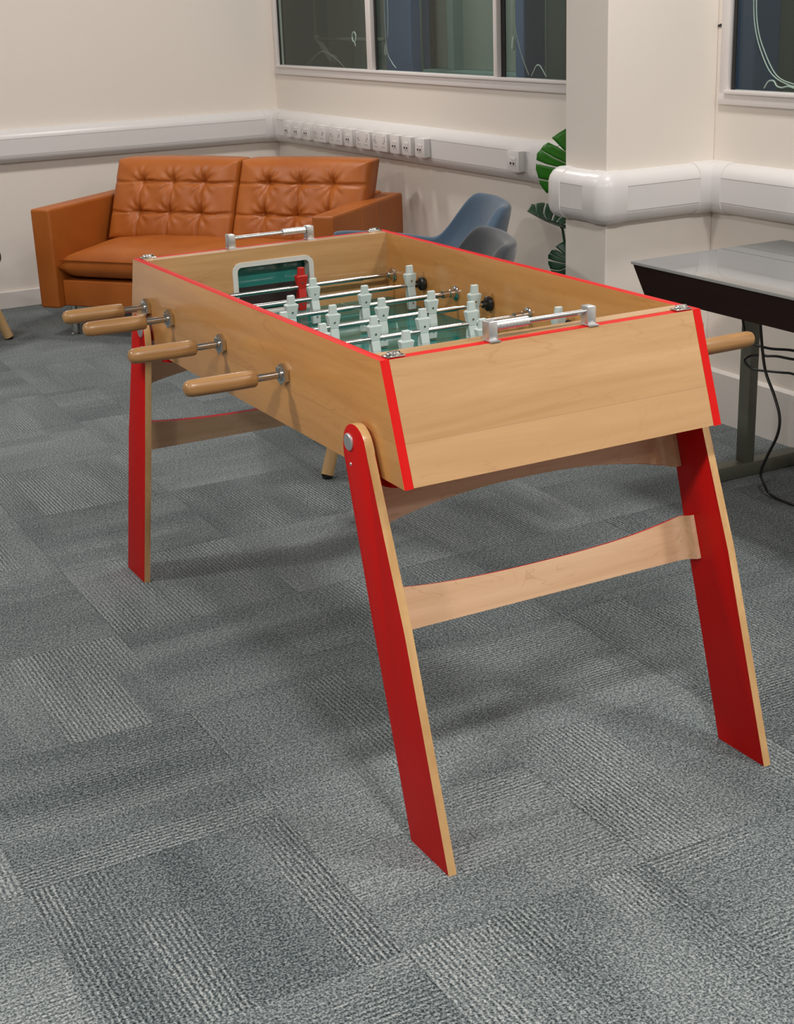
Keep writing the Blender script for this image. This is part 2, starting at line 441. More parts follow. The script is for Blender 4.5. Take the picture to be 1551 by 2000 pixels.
slab = ['white data outlet nearest the room corner, first on the trunking', 'white data outlet second from the room corner on the trunking', 'white data outlet third from the room corner, left of the first power socket',
 'white twin power socket nearest the room corner', 'white twin power socket second from the room corner', 'white data outlet alone between two twin power sockets',
 'white twin power socket third from the room corner, after the lone data outlet', 'white twin power socket farthest from the room corner', 'white data outlet just right of the last power socket',
 'white data outlet in the middle of the three after the power sockets', 'white data outlet at the right end of the close row', 'white data outlet alone beside the plant, far right on the trunking']
for i, ((y, k), lb) in enumerate(zip(ys, slab)):
    src = sd if k == 's' else sp
    first = (i == 0) if k == 's' else (i == 3)
    o = src if first else copy_tree(src)
    o.location.y = y; tag(o, lb, 'socket', 'outlets on the wall trunking')

# ------------------------------------------------------------------ windows
def window(name, y0, y1, bars, label):
    root = bpy.data.objects.new(name, None); root.location = (XR, 0, 0); link(root); tag(root, label, None, None, 'structure')
    b = NB(); x0 = -.012
    box(b, x0, .05, y0-.02, y1+.035, 1.105, 1.141, .002)                      # bottom rail on the wall face
    box(b, x0+.004, .013, y1-.005, y1+.035, 1.141, 2.37, .002); box(b, x0+.004, .013, y0-.02, y0+.02, 1.141, 2.37, .002)
    box(b, x0, .05, y0-.02, y1+.035, 2.34, 2.38, .002)
    obj('window_frame', b, 'frame', root, 40)
    b = NB(); box(b, -.020, .03, y0, y1, 1.1405, 1.1535, .002); obj('window_track', b, 'frame', root, 40)
    edges = [y1] + [m for m, w in bars] + [y0]
    for m, w in bars:
        b = NB(); box(b, -.017, .02, m-w, m+w*.15, 1.1535, 2.34, .002); box(b, -.010, .024, m+w*.15, m+w, 1.1535, 2.34, .002)
        obj('sash_bar', b, 'frame', root, 40)
    b = NB()
    for a in edges[:-1]: box(b, .004, .010, a-.030 - (.02 if a != y1 else -.004), a-.012, 1.1535, 2.34)
    obj('gasket', b, 'rubber', root)
    for a, c in zip(edges, edges[1:]):
        b = NB(); box(b, .012, .018, c+.004, a-.004, 1.1535, 2.34); obj('glass_pane', b, 'glass', root)
    return root
window('window_1', 1.45, 4.80, [(3.688, .032), (2.545, .020)], 'aluminium framed sliding window above the sockets')
window('window_2', -1.2, 1.098, [(-.2, .02)], 'aluminium framed window right of the pillar')
b = NB(); cyl(b, (XR+.002, 1.152, 1.358), (XR-.004, 1.152, 1.358), .004, n=16); cyl(b, (XR+.002, 1.143, 1.359), (XR-.003, 1.143, 1.359), .0055, n=16)
tag(obj('screw_hole', b, 'black'), 'small dark double screw hole beside the right window frame', 'screw hole')

# the dim lightwell beyond the glass
XO = XR + .50
b = NB()
box(b, XO+.35, XO+.45, -3.0, 8.2, -.2, 3.2); struct('wall_outside', b, 'out_mid', 'dim green wall across the lightwell behind the windows')
b = NB(); box(b, XR+WT, XO+.45, -3.0, 8.2, .90, 1.0); struct('trim_2', b, 'out_mid', 'dark ledge across the lightwell')
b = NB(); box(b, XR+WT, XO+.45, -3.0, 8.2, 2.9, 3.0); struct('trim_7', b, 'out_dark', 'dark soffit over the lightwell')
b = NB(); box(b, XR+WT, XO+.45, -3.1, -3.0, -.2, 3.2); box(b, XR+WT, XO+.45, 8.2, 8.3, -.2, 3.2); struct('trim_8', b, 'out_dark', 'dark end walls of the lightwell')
def outpanel(name, y0, y1, z0, z1, xo, mat, label, th=.03):
    b = NB(); box(b, XO+xo, XO+xo+th, y0, y1, z0, z1, .003); o = struct(name, b, mat, label); return o
outpanel('trim_3', 5.282, 5.645, 1.0, 2.9, .22, 'out_brown', 'taupe panel across the lightwell behind the left pane')
outpanel('trim_13', 5.05, 5.276, 1.0, 2.9, .21, 'out_grey', 'paler strip beside the taupe panel behind the left pane')
outpanel('trim_4', 4.83, 5.035, 1.0, 2.9, .20, 'out_grey', 'pale panel across the lightwell beside the blue column')
outpanel('trim_14', 3.334, 3.83, 1.12, 2.9, .10, 'out_grey', 'grey green panel behind the middle pane')
outpanel('trim_5', 3.825, 3.883, 1.12, 2.9, .04, 'out_teal', 'teal upright between grey strip and grey green panel', .08)
outpanel('trim_6', 4.019, 4.185, 1.12, 2.9, .12, 'out_brown', 'grey strip right of the dark recess')
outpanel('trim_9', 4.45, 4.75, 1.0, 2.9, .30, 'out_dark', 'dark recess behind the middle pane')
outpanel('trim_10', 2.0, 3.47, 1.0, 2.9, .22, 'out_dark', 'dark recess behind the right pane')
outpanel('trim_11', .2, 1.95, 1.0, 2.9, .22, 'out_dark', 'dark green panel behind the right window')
for y0, y1, lb, xo in ((4.09, 4.367, 'broad blue column behind the middle pane of the left window', -.06), (3.05, 3.122, 'narrow blue column behind the right pane of the left window', -.04), (1.51, 1.64, 'blue column behind the window right of the pillar', -.02)):
    b = NB(); box(b, XO+xo, XO+xo+.12, y0, y1, 1.0, 2.9, .008)
    tag(obj('column', b, 'out_blue'), lb, 'column', None, 'structure')
b = NB(); box(b, XO-.06, XO+.1, 3.13, 4.08, 1.0, 1.075, .004); box(b, XO, XO+.12, 3.13, 4.08, 1.075, 1.12, .004)
tag(obj('trim_12', b, 'out_teal'), 'teal ledge at the foot of the lightwell panels', None, None, 'structure')
def thin(name, pts, r, mat, label, cat, k=8, n=8):
    b = NB(); tube(b, pts, r, n, 0, k); return tag(obj(name, b, mat, None, 180), label, cat)
thin('pipe', [(XO+.0, 4.187-.11, 1.07), (XO+.0, 4.187-.11, 2.9)], .007, 'out_teal', 'thin pale upright pipe just right of the broad blue column', 'pipe', 0)
thin('pipe', [(XO-.02, 2.894, 1.02), (XO-.02, 2.894, 2.9)], .006, 'out_teal', 'thin pale upright pipe in the dark right pane', 'pipe', 0)
# rail with a strap behind the left pane
rt = empty('hanging_rail', (XO, 5.36, 1.2), 'pale rail on an upright behind the left window pane', 'rail')
b = NB(); tube(b, [(0, 0, .02), (0, 0, 1.6)], .007, 8, 0, 0); obj('upright', b, 'out_brown', rt, 180)
b = NB(); tube(b, [(0, 0, .06), (-.02, -.9, .065)], .012, 8, 0, 0); obj('rail_bar', b, 'out_brown', rt, 180)
b = NB(); tube(b, [(0, -.01, .07), (0, -.12, .0), (0, -.22, -.06), (0, -.25, -.03)], .020, 8); obj('strap', b, 'out_brown', rt, 180)
XCd = XR + .085
thin('cable', [(XCd, 4.62, 1.15), (XCd, 4.50, 1.20), (XCd, 4.40, 1.225), (XCd, 4.28, 1.20), (XCd, 4.16, 1.15)], .0025, 'out_brown', 'thin wire arched on the sill at the left of the left window', 'cable')
b = NB(); pts = [(XCd, 4.035+.021*math.cos(a), 1.30+.024*math.sin(a)) for a in [i*2*PI/16 for i in range(17)]]
tube(b, pts, .003, 8, 0, 0); tube(b, [(XCd, 4.03, 1.277), (XCd, 4.022, 1.255)], .003, 8, 0, 0)
tag(obj('cord_ring', b, 'cord', None, 180), 'pale pull ring hanging behind the left pane', 'cord ring')
def blind_cord(pts, pts2, knob, label):
    root = empty('blind_cord', pts[0], label, 'blind cord')
    o = Vector(pts[0])
    b = NB(); tube(b, [Vector(p)-o for p in pts], .0021, 8); obj('cord_strand', b, 'cord', root, 180)
    b = NB(); tube(b, [Vector(p)-o for p in pts2], .0021, 8); obj('cord_strand', b, 'cord', root, 180)
    if knob:
        b = NB(); lathe(b, Vector(knob)-o, (0, 0, -1), [(0, .003), (.01, .006), (.04, .009), (.05, .007), (.055, 0)], 12); obj('cord_knob', b, 'cord', root, 180)
x = XCd
blind_cord([(x, 3.70, 2.3), (x, 3.695, 2.0), (x, 3.69, 1.75), (x, 3.69, 1.56), (x, 3.70, 1.4), (x, 3.685, 1.24), (x, 3.64, 1.185), (x, 3.60, 1.16)], [(x, 3.675, 2.3), (x, 3.665, 1.6), (x, 3.665, 1.4), (x, 3.675, 1.3)], (x, 3.70, 1.27), 'white blind cord behind the middle pane beside the sash bar')
blind_cord([(x, 2.555, 2.3), (x, 2.55, 2.0), (x, 2.548, 1.7), (x, 2.545, 1.5), (x, 2.54, 1.36), (x, 2.50, 1.25), (x, 2.44, 1.16)], [(x, 2.565, 2.3), (x, 2.56, 1.6), (x, 2.56, 1.32)], (x, 2.555, 1.31), 'white blind cord behind the right pane of the left window')
thin('cable', [(x, 2.42, 1.155), (x, 2.385, 1.195), (x, 2.365, 1.20), (x, 2.345, 1.19), (x, 2.31, 1.155)], .0026, 'cord', 'small white wire arch on the sill beside the pillar', 'cable')
blind_cord([(x, 1.085, 2.3), (x, 1.086, 2.0), (x, 1.087, 1.7), (x, 1.088, 1.53), (x, 1.085, 1.435), (x, 1.075, 1.36), (x, 1.045, 1.285), (x, .985, 1.205), (x, .90, 1.17), (x, .82, 1.163)], [(x, 1.072, 2.3), (x, 1.073, 2.0), (x, 1.074, 1.7), (x, 1.075, 1.53), (x, 1.072, 1.435), (x, 1.062, 1.36), (x, 1.032, 1.29), (x, .96, 1.20), (x, .87, 1.172), (x, .80, 1.165)], None, 'two white cords curving down behind the window right of the pillar')
thin('cable', [(x, 1.015, 1.155), (x, .995, 1.178), (x, .97, 1.18), (x, .955, 1.165), (x, .93, 1.16), (x, .90, 1.165), (x, .86, 1.158)], .003, 'cord', 'short white loop of wire lying on the sill of the right window', 'cable')

# ------------------------------------------------------------------ foosball table
T = empty('foosball_table', (0, 0, 0), 'maple and red foosball table on splayed legs in the middle of the carpet', 'foosball table')
W2_, TH = .3536, .0192
LT, LB, ZB, ZT = .658, .733, .683, .90
ZR = .793
RODS = [-.570, -.407, -.248, -.082, .082, .245, .406, .570]
side_poly = [(-LT, ZT), (LT, ZT), (LB, ZB), (-LB, ZB)]
def side_panel(s):
    b = NB(); x0, x1 = (s*(W2_-TH), s*W2_)
    prism(b, side_poly, 'x', x0, x1, 0, 1, .0015)
    for f in b.faces:                       # bevelled edges stay red
        if abs(f.normal.x) < .9: f.material_index = 1
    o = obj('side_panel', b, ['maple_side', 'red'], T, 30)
    hb = NB()
    for i, y in enumerate(RODS):
        left_player = i in (2, 4, 6, 7)
        outer = (s < 0) == left_player
        xo = s*W2_
        if outer:
            b = NB(); R = .0225; n = 6
            prism(b, [(y + R*math.cos(PI/6+PI/3*k), ZR + R*math.sin(PI/6+PI/3*k)) for k in range(6)], 'x', xo, xo+s*.013, 0, 0, .0015)
            cyl(b, (xo+s*.013, y, ZR), (xo+s*.0165, y, ZR), .013)
            obj('bearing_nut', b, 'chrome', o, 30)
        xi = s*(W2_-TH)
        b = NB()
        dark = i in (2, 4, 6)
        if dark:
            lathe(b, (xi, y, ZR), (-s, 0, 0), [(0, .015), (.004, .018), (.011, .018), (.014, .015), (.016, .009), (.024, .009), (.025, 0)], 12)
        else:
            lathe(b, (xi, y, ZR), (-s, 0, 0), [(0, .018), (.004, .0185), (.006, .016), (.008, .011), (.018, .010), (.020, .008), (.020, 0)], 20)
        obj('rod_bearing', b, 'black' if dark else 'chrome', o, 30)
    return o
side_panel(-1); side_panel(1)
XI = W2_ - TH
for s in (-1, 1):
    # outer end board, raked
    b = NB(); tk = .022
    prism(b, [(s*(LT-.001), ZT-.001), (s*(LT-tk), ZT-.001), (s*(LB-tk), ZB+.001), (s*(LB-.001), ZB+.001)], 'x', -XI, XI, 0, 0)
    for f in b.faces:
        if f.normal.z > .8: f.material_index = 1
    b.normal_update()
    for f in b.faces:
        c = f.calc_center_median()
        f.material_index = 1 if abs(f.normal.z) > .9 else 0
    obj('end_panel', b, ['maple_end', 'red'], T)
    # upright inner end board with the goal notch
    b = NB(); gx0, gx1, gz = -.109, .109, .862
    prism(b, [(-XI, ZB+.002), (-XI, ZT), (XI, ZT), (XI, ZB+.002), (gx1, ZB+.002), (gx1, gz), (gx0, gz), (gx0, ZB+.002)], 'y', s*.602, s*.6355, 0, 0)
    obj('inner_end_panel', b, 'maple_in', T)
    # goal frame
    b = NB(); ro, ri, w = .022, .012, .0125
    def arch(r, hx, zt, z0):
        pts = [(-hx, z0)]
        for k in range(9): a = PI - PI/2*k/8; pts.append((-hx + r + r*math.cos(a), zt - r + r*math.sin(a)))
        for k in range(9): a = PI/2 - PI/2*k/8; pts.append((hx - r + r*math.cos(a), zt - r + r*math.sin(a)))
        pts.append((hx, z0)); return pts
    A, B2 = arch(.024, .1135, .8675, .730), arch(.0125, .1005, .8555, .730)
    ya, yb = s*.598, s*.628
    ring = A + B2[::-1]
    va = [[b.verts.new((p[0], y, p[1])) for p in L] for y in (ya, yb) for L in (A, B2)]
    n = len(A)
    for i in range(n-1):
        b.faces.new((va[0][i], va[0][i+1], va[1][i+1], va[1][i])); b.faces.new((va[2][i], va[3][i], va[3][i+1], va[2][i+1]))
        b.faces.new((va[0][i], va[2][i], va[2][i+1], va[0][i+1])); b.faces.new((va[1][i], va[1][i+1], va[3][i+1], va[3][i]))
    box(b, -.1005, .1005, min(s*.600, s*.622), max(s*.600, s*.622), .727, .737, .002)
    obj('goal_frame', b, 'goalframe', T, 40)
    b = NB(); prism(b, [(s*.637, .797), (s*.637, .862), (s*.6405, .862), (s*.6405, .797)], 'x', -.11, .11); obj('goal_plate', b, 'goalglass', T)
    b = NB(); prism(b, [(s*.6375, .69), (s*.6375, .797), (s*.6410, .797), (s*.6410, .69)], 'x', -.13, .13)
    obj('goal_lining', b, 'goaldark', T)
for sy in (-1, 1):
    b = NB(); r = .025; pts = []
    for cx, cy, a0 in ((.335-r, .645-r, 0), (-.335+r, .645-r, 90), (-.335+r, .525+r, 180), (.335-r, .525+r, 270)):
        for k in range(7): a = math.radians(a0 + 15*k); pts.append((cx + r*math.cos(a), sy*(cy + r*math.sin(a))))
    prism(b, pts, 'z', .656, .6825, 0, 0, .003); obj('cross_plate', b, 'red', T, 30)
b = NB(); box(b, -XI+.0005, XI-.0005, -.6015, .6015, .716, .728); obj('playing_field', b, 'field', T)
# field markings under the glass
z0, z1 = .7281, .7284
for s in (-1, 1):
  b = NB()
  box(b, -.19, -.187, min(s*.60, s*.44), max(s*.60, s*.44), z0, z1); box(b, .187, .19, min(s*.60, s*.44), max(s*.60, s*.44), z0, z1); box(b, -.19, .19, s*.44-.0015, s*.44+.0015, z0, z1); obj('penalty_area_lines', b, 'out_teal', T)


# corner clips
for sx in (-1, 1):
    for sy in (-1, 1):
        cx, cy = sx*.318, sy*.643
        b = NB(); m = Matrix.Translation((cx, cy, ZT)) @ Matrix.Rotation(math.radians(0), 4, 'Z')
        box(b, -.019, .019, -.011, .011, .0, .003, .001, mat=m)
        obj_m = b
        prof = [(.003, .0105), (.006, .0102), (.0085, .0085), (.0092, 0)]
        vs0 = set(b.verts)
        lathe(b, (0, 0, 0), (0, 0, 1), prof, 20)
        nv = [v for v in b.verts if v not in vs0]
        for v in nv: v.co.x *= 1.45; v.co.y *= .78
        bmesh.ops.transform(b, matrix=m, verts=nv)
        obj('corner_clip', b, 'chrome', T, 40)
# score counters
for s, xs, sl in ((1, (-.097, .124), (.048, .112)), (-1, (-.117, .100), (-.107, -.036))):
    y = s*.640
    cnt = bpy.data.objects.new('score_counter', None); cnt.location = (0, y, ZT); link(cnt, T)
    for x in xs:
        b = NB(); box(b, x-.0095, x+.0095, -.012, .012, 0, .036, .0018); box(b, x-.011, x+.011, -.020, .012, 0, .002); obj('counter_post', b, 'alu', cnt, 40)
    b = NB(); cyl(b, (xs[0], 0, .025), (xs[1], 0, .025), .0052, n=16); obj('counter_rod', b, 'steel', cnt, 40)
    nb = 10; wdt = (sl[1]-sl[0])/nb
    b = NB(); 
    for k in range(nb):
        a0 = sl[0] + k*wdt; lathe(b, (a0, 0, .025), (1, 0, 0), [(0, .0088), (.0004, .0094), (wdt-.0004, .0094), (wdt, .0088)], 20)
    obj('counter_beads', b, 'alu', cnt, 30)
# legs
def leg(sx, sy):
    outl = [(.7545, 0), (.8946, 0), (.759, .425), (.690, .600), (.640, .728)]
    cy, cz, R = .593, .729, .0455
    # rounded head
    for k in range(0, 13):
        a = math.radians(12 + 168*k/12); outl.append((cy + .046*math.cos(a) + 0.0, cz + R*math.sin(a)))
    outl += [(.5475, .71), (.638, .389)]
    b = NB()
    prism(b, [(sy*p[0], p[1]) for p in outl], 'x', sx*.3612, sx*.3781, 0, 1, .001)
    b.normal_update()
    for f in b.faces: f.material_index = 0 if abs(f.normal.x) > .9 else 1
    o = obj('leg', b, ['red', 'maple_leg'], T, 30)
    b = NB(); lathe(b, (sx*.3778, sy*.573, .737), (sx, 0, 0), [(0, .0165), (.003, .0165), (.0045, .0145), (.005, 0)], 24); obj('pivot_bolt', b, 'alu', o, 30)
    b = NB(); lathe(b, (sx*.3778, sy*.575, .695), (sx, 0, 0), [(0, .0035), (.0015, .003), (.0015, 0)], 12); obj('leg_screw', b, 'alu', o)
    return o
for sx in (-1, 1):
    for sy in (-1, 1): leg(sx, sy)
    b = NB(); box(b, *sorted((sx*.3537, sx*.3612)), .640, .700, .690, .716, .002)
    obj('spacer_block', b, 'red', T, 30)
# bent-ply stretchers
def stretcher(sy, kind, name):
    th, R, XL_ = .010, .032, .3605
    tdir = Vector((0, -sy*.305, .952)); ndir = Vector((0, sy*.952, .305))     # up the leg, outward
    if sy < 0: org, fdir = (Vector((0, -.632, .368)) if kind == 'low' else Vector((0, -.578, .552))), 1
    else: org, fdir = (Vector((0, .735, .385)) if kind == 'low' else Vector((0, .668, .575))), -1
    # plan path (x, n): flange - bend - web - bend - flange
    path = []
    for k in range(4): path.append((-XL_, .050 - k*(.050-R)/3))
    for k in range(1, 9): a = PI - PI/2*k/8*1; path.append((-XL_ + R + R*math.cos(PI + PI/2*k/8), R + R*math.sin(PI + PI/2*k/8)))
    for k in range(1, 24): path.append((-XL_ + R + (2*XL_-2*R)*k/24, 0))
    for k in range(0, 9): path.append((XL_ - R + R*math.cos(1.5*PI + PI/2*k/8), R + R*math.sin(1.5*PI + PI/2*k/8)))
    for k in range(1, 4): path.append((XL_, R + k*(.050-R)/3))
    if kind == 'up': path = [(p[0], min(p[1], .034)) for p in path if p[1] <= .036]
    b = NB(); rows = []
    for i, (x, n) in enumerate(path):
        q = path[min(i+1, len(path)-1)]; pz = path[max(i-1, 0)]
        tx, tn = q[0]-pz[0], q[1]-pz[1]; L = math.hypot(tx, tn) or 1
        nx, nn = -tn/L, tx/L
        u = min(1, (abs(x) + n*.5)/.36)
        if kind == 'low': lo, hi = 0.0, .067 + .024*u**2.6
        else: lo, hi = .044*(1 - u**2.3) + .002, .100
        ring = []
        for side in (0, 1):
            xx, mm = x + nx*th*side, n + nn*th*side
            for t in (lo, hi): ring.append(b.verts.new(org + Vector((xx, 0, 0)) + ndir*(mm*fdir) + tdir*t))
        rows.append(ring)            # 0 lo/outer face,1 hi,2 lo inner,3 hi inner
    for a, c in zip(rows, rows[1:]):
        for (i, j, mi) in ((0, 1, 0), (1, 3, 1), (3, 2, 0), (2, 0, 1)):
            b.faces.new((a[i], a[j], c[j], c[i])).material_index = mi
    for e in (rows[0], rows[-1]): b.faces.new((e[0], e[1], e[3], e[2])).material_index = 0
    return obj(name, b, ['maple_str', 'red'], T, 35)
for sy in (-1, 1):
    stretcher(sy, 'low', 'lower_stretcher'); stretcher(sy, 'up', 'upper_stretcher')
# rods with players
def player_mesh(mat):
    b = NB()
    def frus(z0, z1, w0, w1, d0, d1, bev=.0012, y0=0, y1=0):
        vs = []
        for z, w, d, yo in ((z0, w0, d0, y0), (z1, w1, d1, y1)):
            vs += [b.verts.new((sx*w/2, yo + sy*d/2, z)) for sx, sy in ((-1,-1),(1,-1),(1,1),(-1,1))]
        fs = [b.faces.new([vs[i] for i in f]) for f in ((3,2,1,0),(4,5,6,7),(0,1,5,4),(1,2,6,5),(2,3,7,6),(3,0,4,7))]
        bmesh.ops.bevel(b, geom=list({e for f in fs for e in f.edges}), offset=bev, segments=1, affect='EDGES')
    frus(.0305, .0505, .0185, .0165, .0115, .0100)              # head block
    frus(.0285, .0310, .0290, .0225, .0165, .0140, .0006)
    frus(-.004, .029, .0215, .0325, .0120, .0175)               # tapering torso
    frus(-.027, -.004, .0205, .0215, .0220, .0120)              # hip facet
    frus(-.062, -.027, .0200, .0205, .0120, .0220)              # shin and foot
    for z, y in ((.011, .0072), (-.045, .0085)):
        cyl(b, (0, -y, z), (0, -y-.0014, z), .0024, n=10, mi=1); cyl(b, (0, y, z), (0, y+.0014, z), .0024, n=10, mi=1)
    me = bpy.data.meshes.new('player'); bmesh.ops.recalc_face_normals(b, faces=b.faces[:]); b.to_mesh(me); b.free()
    me.materials.append(M[mat]); me.materials.append(M['steel']); return me
pw, pr = player_mesh('white_pl'), player_mesh('red_pl')
ROD = {7: ([.062], 1), 6: ([.021, .294], 1), 5: ([-.263, -.115, .079], -1), 4: ([-.206, -.085, .040, .171, .288], 1),
       3: ([-.314, -.189, -.066, .056, .181], -1), 2: ([-.079, .106, .301], 1), 1: ([-.15, .12], -1), 0: ([-.03], -1)}
tilt = {7: .05, 6: -.06, 5: .05, 4: .02, 3: -.03, 2: .06, 1: .04, 0: 0}
for i, y in enumerate(RODS):
    xs, lp = ROD[i]
    s = -1 if lp == 1 else 1            # side the handle is on
    b = NB(); cyl(b, (s*.424, y, ZR), (s*.345, y, ZR), .0076, n=20); cyl(b, (s*.346, y, ZR), (-s*.24, y, ZR), .0060, n=18)
    cyl(b, (-s*.239, y, ZR), (-s*.330, y, ZR), .0046, n=16)
    rod = obj('rod', b, 'steel', T, 40)
    b = NB(); L = .150
    prof = [(0, .013), (.002, .0160), (.006, .0172), (.045, .0176), (.12, .0174), (.138, .0166), (.146, .0140), (.150, .0085), (.1505, 0)]
    lathe(b, (s*.418, y, ZR+.0005), (s, 0, .006), prof, 28); obj('handle', b, 'oak', rod, 50)
    for x in xs:
        p = bpy.data.objects.new('player', pr if i in (0, 7) else pw); link(p, rod)
        p.location = (x, y, ZR); p.rotation_euler = (tilt[i] + random.uniform(-.02, .02), 0, 0)
    if lp == 1 or True:
        b = NB(); cyl(b, (s*(W2_-TH-.022), y, ZR), (s*(W2_-TH-.040), y, ZR), .0095, n=20); obj('stop_ring', b, 'chrome', rod, 40)

# ------------------------------------------------------------------ sofa
S = empty('sofa', (.255, 4.024, 0), 'tan leather two seat sofa with tufted back set across the corner', 'sofa', -.892)
SW, SD, ZA, WA, ZL = 1.568, .78, .611, .106, .145
def soft_box(bm, x0, x1, y0, y1, z0, z1, r, segs=4): return box(bm, x0, x1, y0, y1, z0, z1, r, 0, segs)
for x0, x1 in ((0, WA), (SW-WA, SW)):
    b = NB(); soft_box(b, x0, x1, 0, SD, ZL, ZA, .012); arm = obj('armrest', b, 'leather', S, 40)
    b = NB()
    for e in (x0+.006, x1-.006): tube(b, [(e, .008, ZA-.004), (e, SD-.01, ZA-.004)], .003, 6, 0, 0)
    obj('seam_piping', b, 'leather', arm, 180)
    if x1 == SW:
        b = NB()
        for yy in (.30, .46): tube(b, [(SW+.0002, yy, ZL+.01), (SW+.0002, yy, ZA-.012)], .0015, 6, 0, 0)
        obj('side_seam', b, 'leather', arm, 180)
b = NB(); soft_box(b, WA, SW-WA, .045, SD-.02, ZL+.005, .275, .008); obj('seat_base', b, 'leather', S, 40)
b = NB(); soft_box(b, WA, SW-WA, SD-.16, SD, ZL+.005, .62, .012); obj('back_frame', b, 'leather', S, 40)
def seat_cushion():
    b = NB(); nx, ny = 48, 22; x0, x1, y0, y1 = WA+.003, SW-WA-.003, .02, .60
    def sm(t): return (max(0, 1-abs(2*t-1)**8))**.5
    top, bot = [], []
    for j in range(ny+1):
        rt, rb = [], []
        for i in range(nx+1):
            s, t = i/nx, j/ny
            e = min(sm(s), sm(t)); h = .075*e
            puff = .016*math.sin(PI*min(1, s*1.0))**.5*math.sin(PI*min(1, max(0, t)))**.6 if 0 < s < 1 and 0 < t < 1 else 0
            wr = .003*math.sin(14*s+5*t)*math.sin(PI*s)*math.sin(PI*t) + .002*math.sin(31*s-9*t)*math.sin(PI*t)
            zc = .340 + .018*t
            xx, yy = x0+(x1-x0)*s, y0+(y1-y0)*t
            rt.append(b.verts.new((xx, yy, zc+h+puff+wr))); rb.append(b.verts.new((xx, yy, zc-.060*e)))
        top.append(rt); bot.append(rb)
    for j in range(ny):
        for i in range(nx):
            b.faces.new((top[j][i], top[j][i+1], top[j+1][i+1], top[j+1][i])); b.faces.new((bot[j][i], bot[j+1][i], bot[j+1][i+1], bot[j][i+1]))
    rim = lambda G: [G[0][i] for i in range(nx+1)] + [G[j][nx] for j in range(1, ny+1)] + [G[ny][i] for i in range(nx-1, -1, -1)] + [G[j][0] for j in range(ny-1, 0, -1)]
    a, c = rim(top), rim(bot)
    for i in range(len(a)):
        k = (i+1) % len(a); b.faces.new((a[i], c[i], c[k], a[k]))
    bmesh.ops.remove_doubles(b, verts=b.verts[:], dist=1e-5)
    return b
sc_ = obj('seat_cushion', seat_cushion(), 'leather', S, 180)
b = NB(); tube(b, [(WA+.012, .026, .372), (SW-WA-.012, .026, .372)], .0035, 6, 0, 0); obj('cushion_piping', b, 'leather', sc_, 180)
def back_cushion(x0, x1, seed):
    rnd = random.Random(seed); ph = [rnd.uniform(0, 6) for _ in range(6)]
    b = NB(); nx, nz = 112, 76; zlo, zhi = .412, .775
    y_lo, y_hi = .425, .590; TK = .115
    def sm(t, p=6): return (max(0, 1-abs(2*t-1)**p))**.5
    cols, rows_ = (.25, .5, .75), (.345, .715)
    def front(s, t):
        e = min(sm(s, 9), sm(t, 9))
        d = .048*e + .012*math.sin(PI*s)**.4*math.sin(PI*t)**.4 if 0 < s < 1 and 0 < t < 1 else .0
        W, H = x1-x0, zhi-zlo
        for cx in cols:
            for rz in rows_:
                dx, dz = (s-cx)*W, (t-rz)*H; r = math.hypot(dx, dz)
                d -= .026*math.exp(-(r/.030)**2)
                if r > 1e-4:
                    a = math.atan2(dz, dx); d += .0028*math.sin(9*a+ph[0]+cx*40)*math.exp(-((r-.045)/.03)**2)
        for cx in cols:
            dx = abs(s-cx)*W; inside = 1.0 if t > .02 else 0
            top_fade = 1 if t < rows_[1] else math.exp(-((t-rows_[1])/.10)**2)
            d -= .0115*math.exp(-(dx/.0065)**2)*top_fade*e
        for rz in rows_:
            dz = abs(t-rz)*H + .004*math.sin(s*19+ph[1]); d -= .0120*math.exp(-(dz/.0065)**2)*e
        d += .0018*math.sin(37*s+11*t+ph[2])*math.sin(PI*t)*e
        return d
    def pos(s, t, dep):
        yc = y_lo + (y_hi-y_lo)*t
        return (x0+(x1-x0)*s, yc - dep*.93, zlo+(zhi-zlo)*t - dep*.30*0 + .012*math.sin(PI*s)**.3*t if 0 < s < 1 else zlo+(zhi-zlo)*t)
    F = [[b.verts.new(pos(i/nx, j/nz, front(i/nx, j/nz))) for i in range(nx+1)] for j in range(nz+1)]
    K = [[b.verts.new(pos(i/nx, j/nz, -TK + .02*(1-min(sm(i/nx), sm(j/nz))))) for i in range(nx+1)] for j in range(nz+1)]
    for j in range(nz):
        for i in range(nx):
            b.faces.new((F[j][i], F[j][i+1], F[j+1][i+1], F[j+1][i])); b.faces.new((K[j][i], K[j+1][i], K[j+1][i+1], K[j][i+1]))
    rim = lambda G: [G[0][i] for i in range(nx+1)] + [G[j][nx] for j in range(1, nz+1)] + [G[nz][i] for i in range(nx-1, -1, -1)] + [G[j][0] for j in range(nz-1, 0, -1)]
    a, c = rim(F), rim(K)
    for i in range(len(a)):
        k = (i+1) % len(a); b.faces.new((a[i], a[k], c[k], c[i]))
    o = obj('back_cushion', b, 'leather', S, 60)
    return o
back_cushion(.140, .822, 1); back_cushion(.830, 1.500, 2)
for x, y in ((.115, .10), (SW-.115, .10), (.115, SD-.10), (SW-.115, SD-.10)):
    b = NB(); lathe(b, (x, y, 0), (0, 0, 1), [(0, .024), (.006, .024), (.010, .019), (ZL+.004, .016)], 20); obj('leg', b, 'chrome', S, 40)

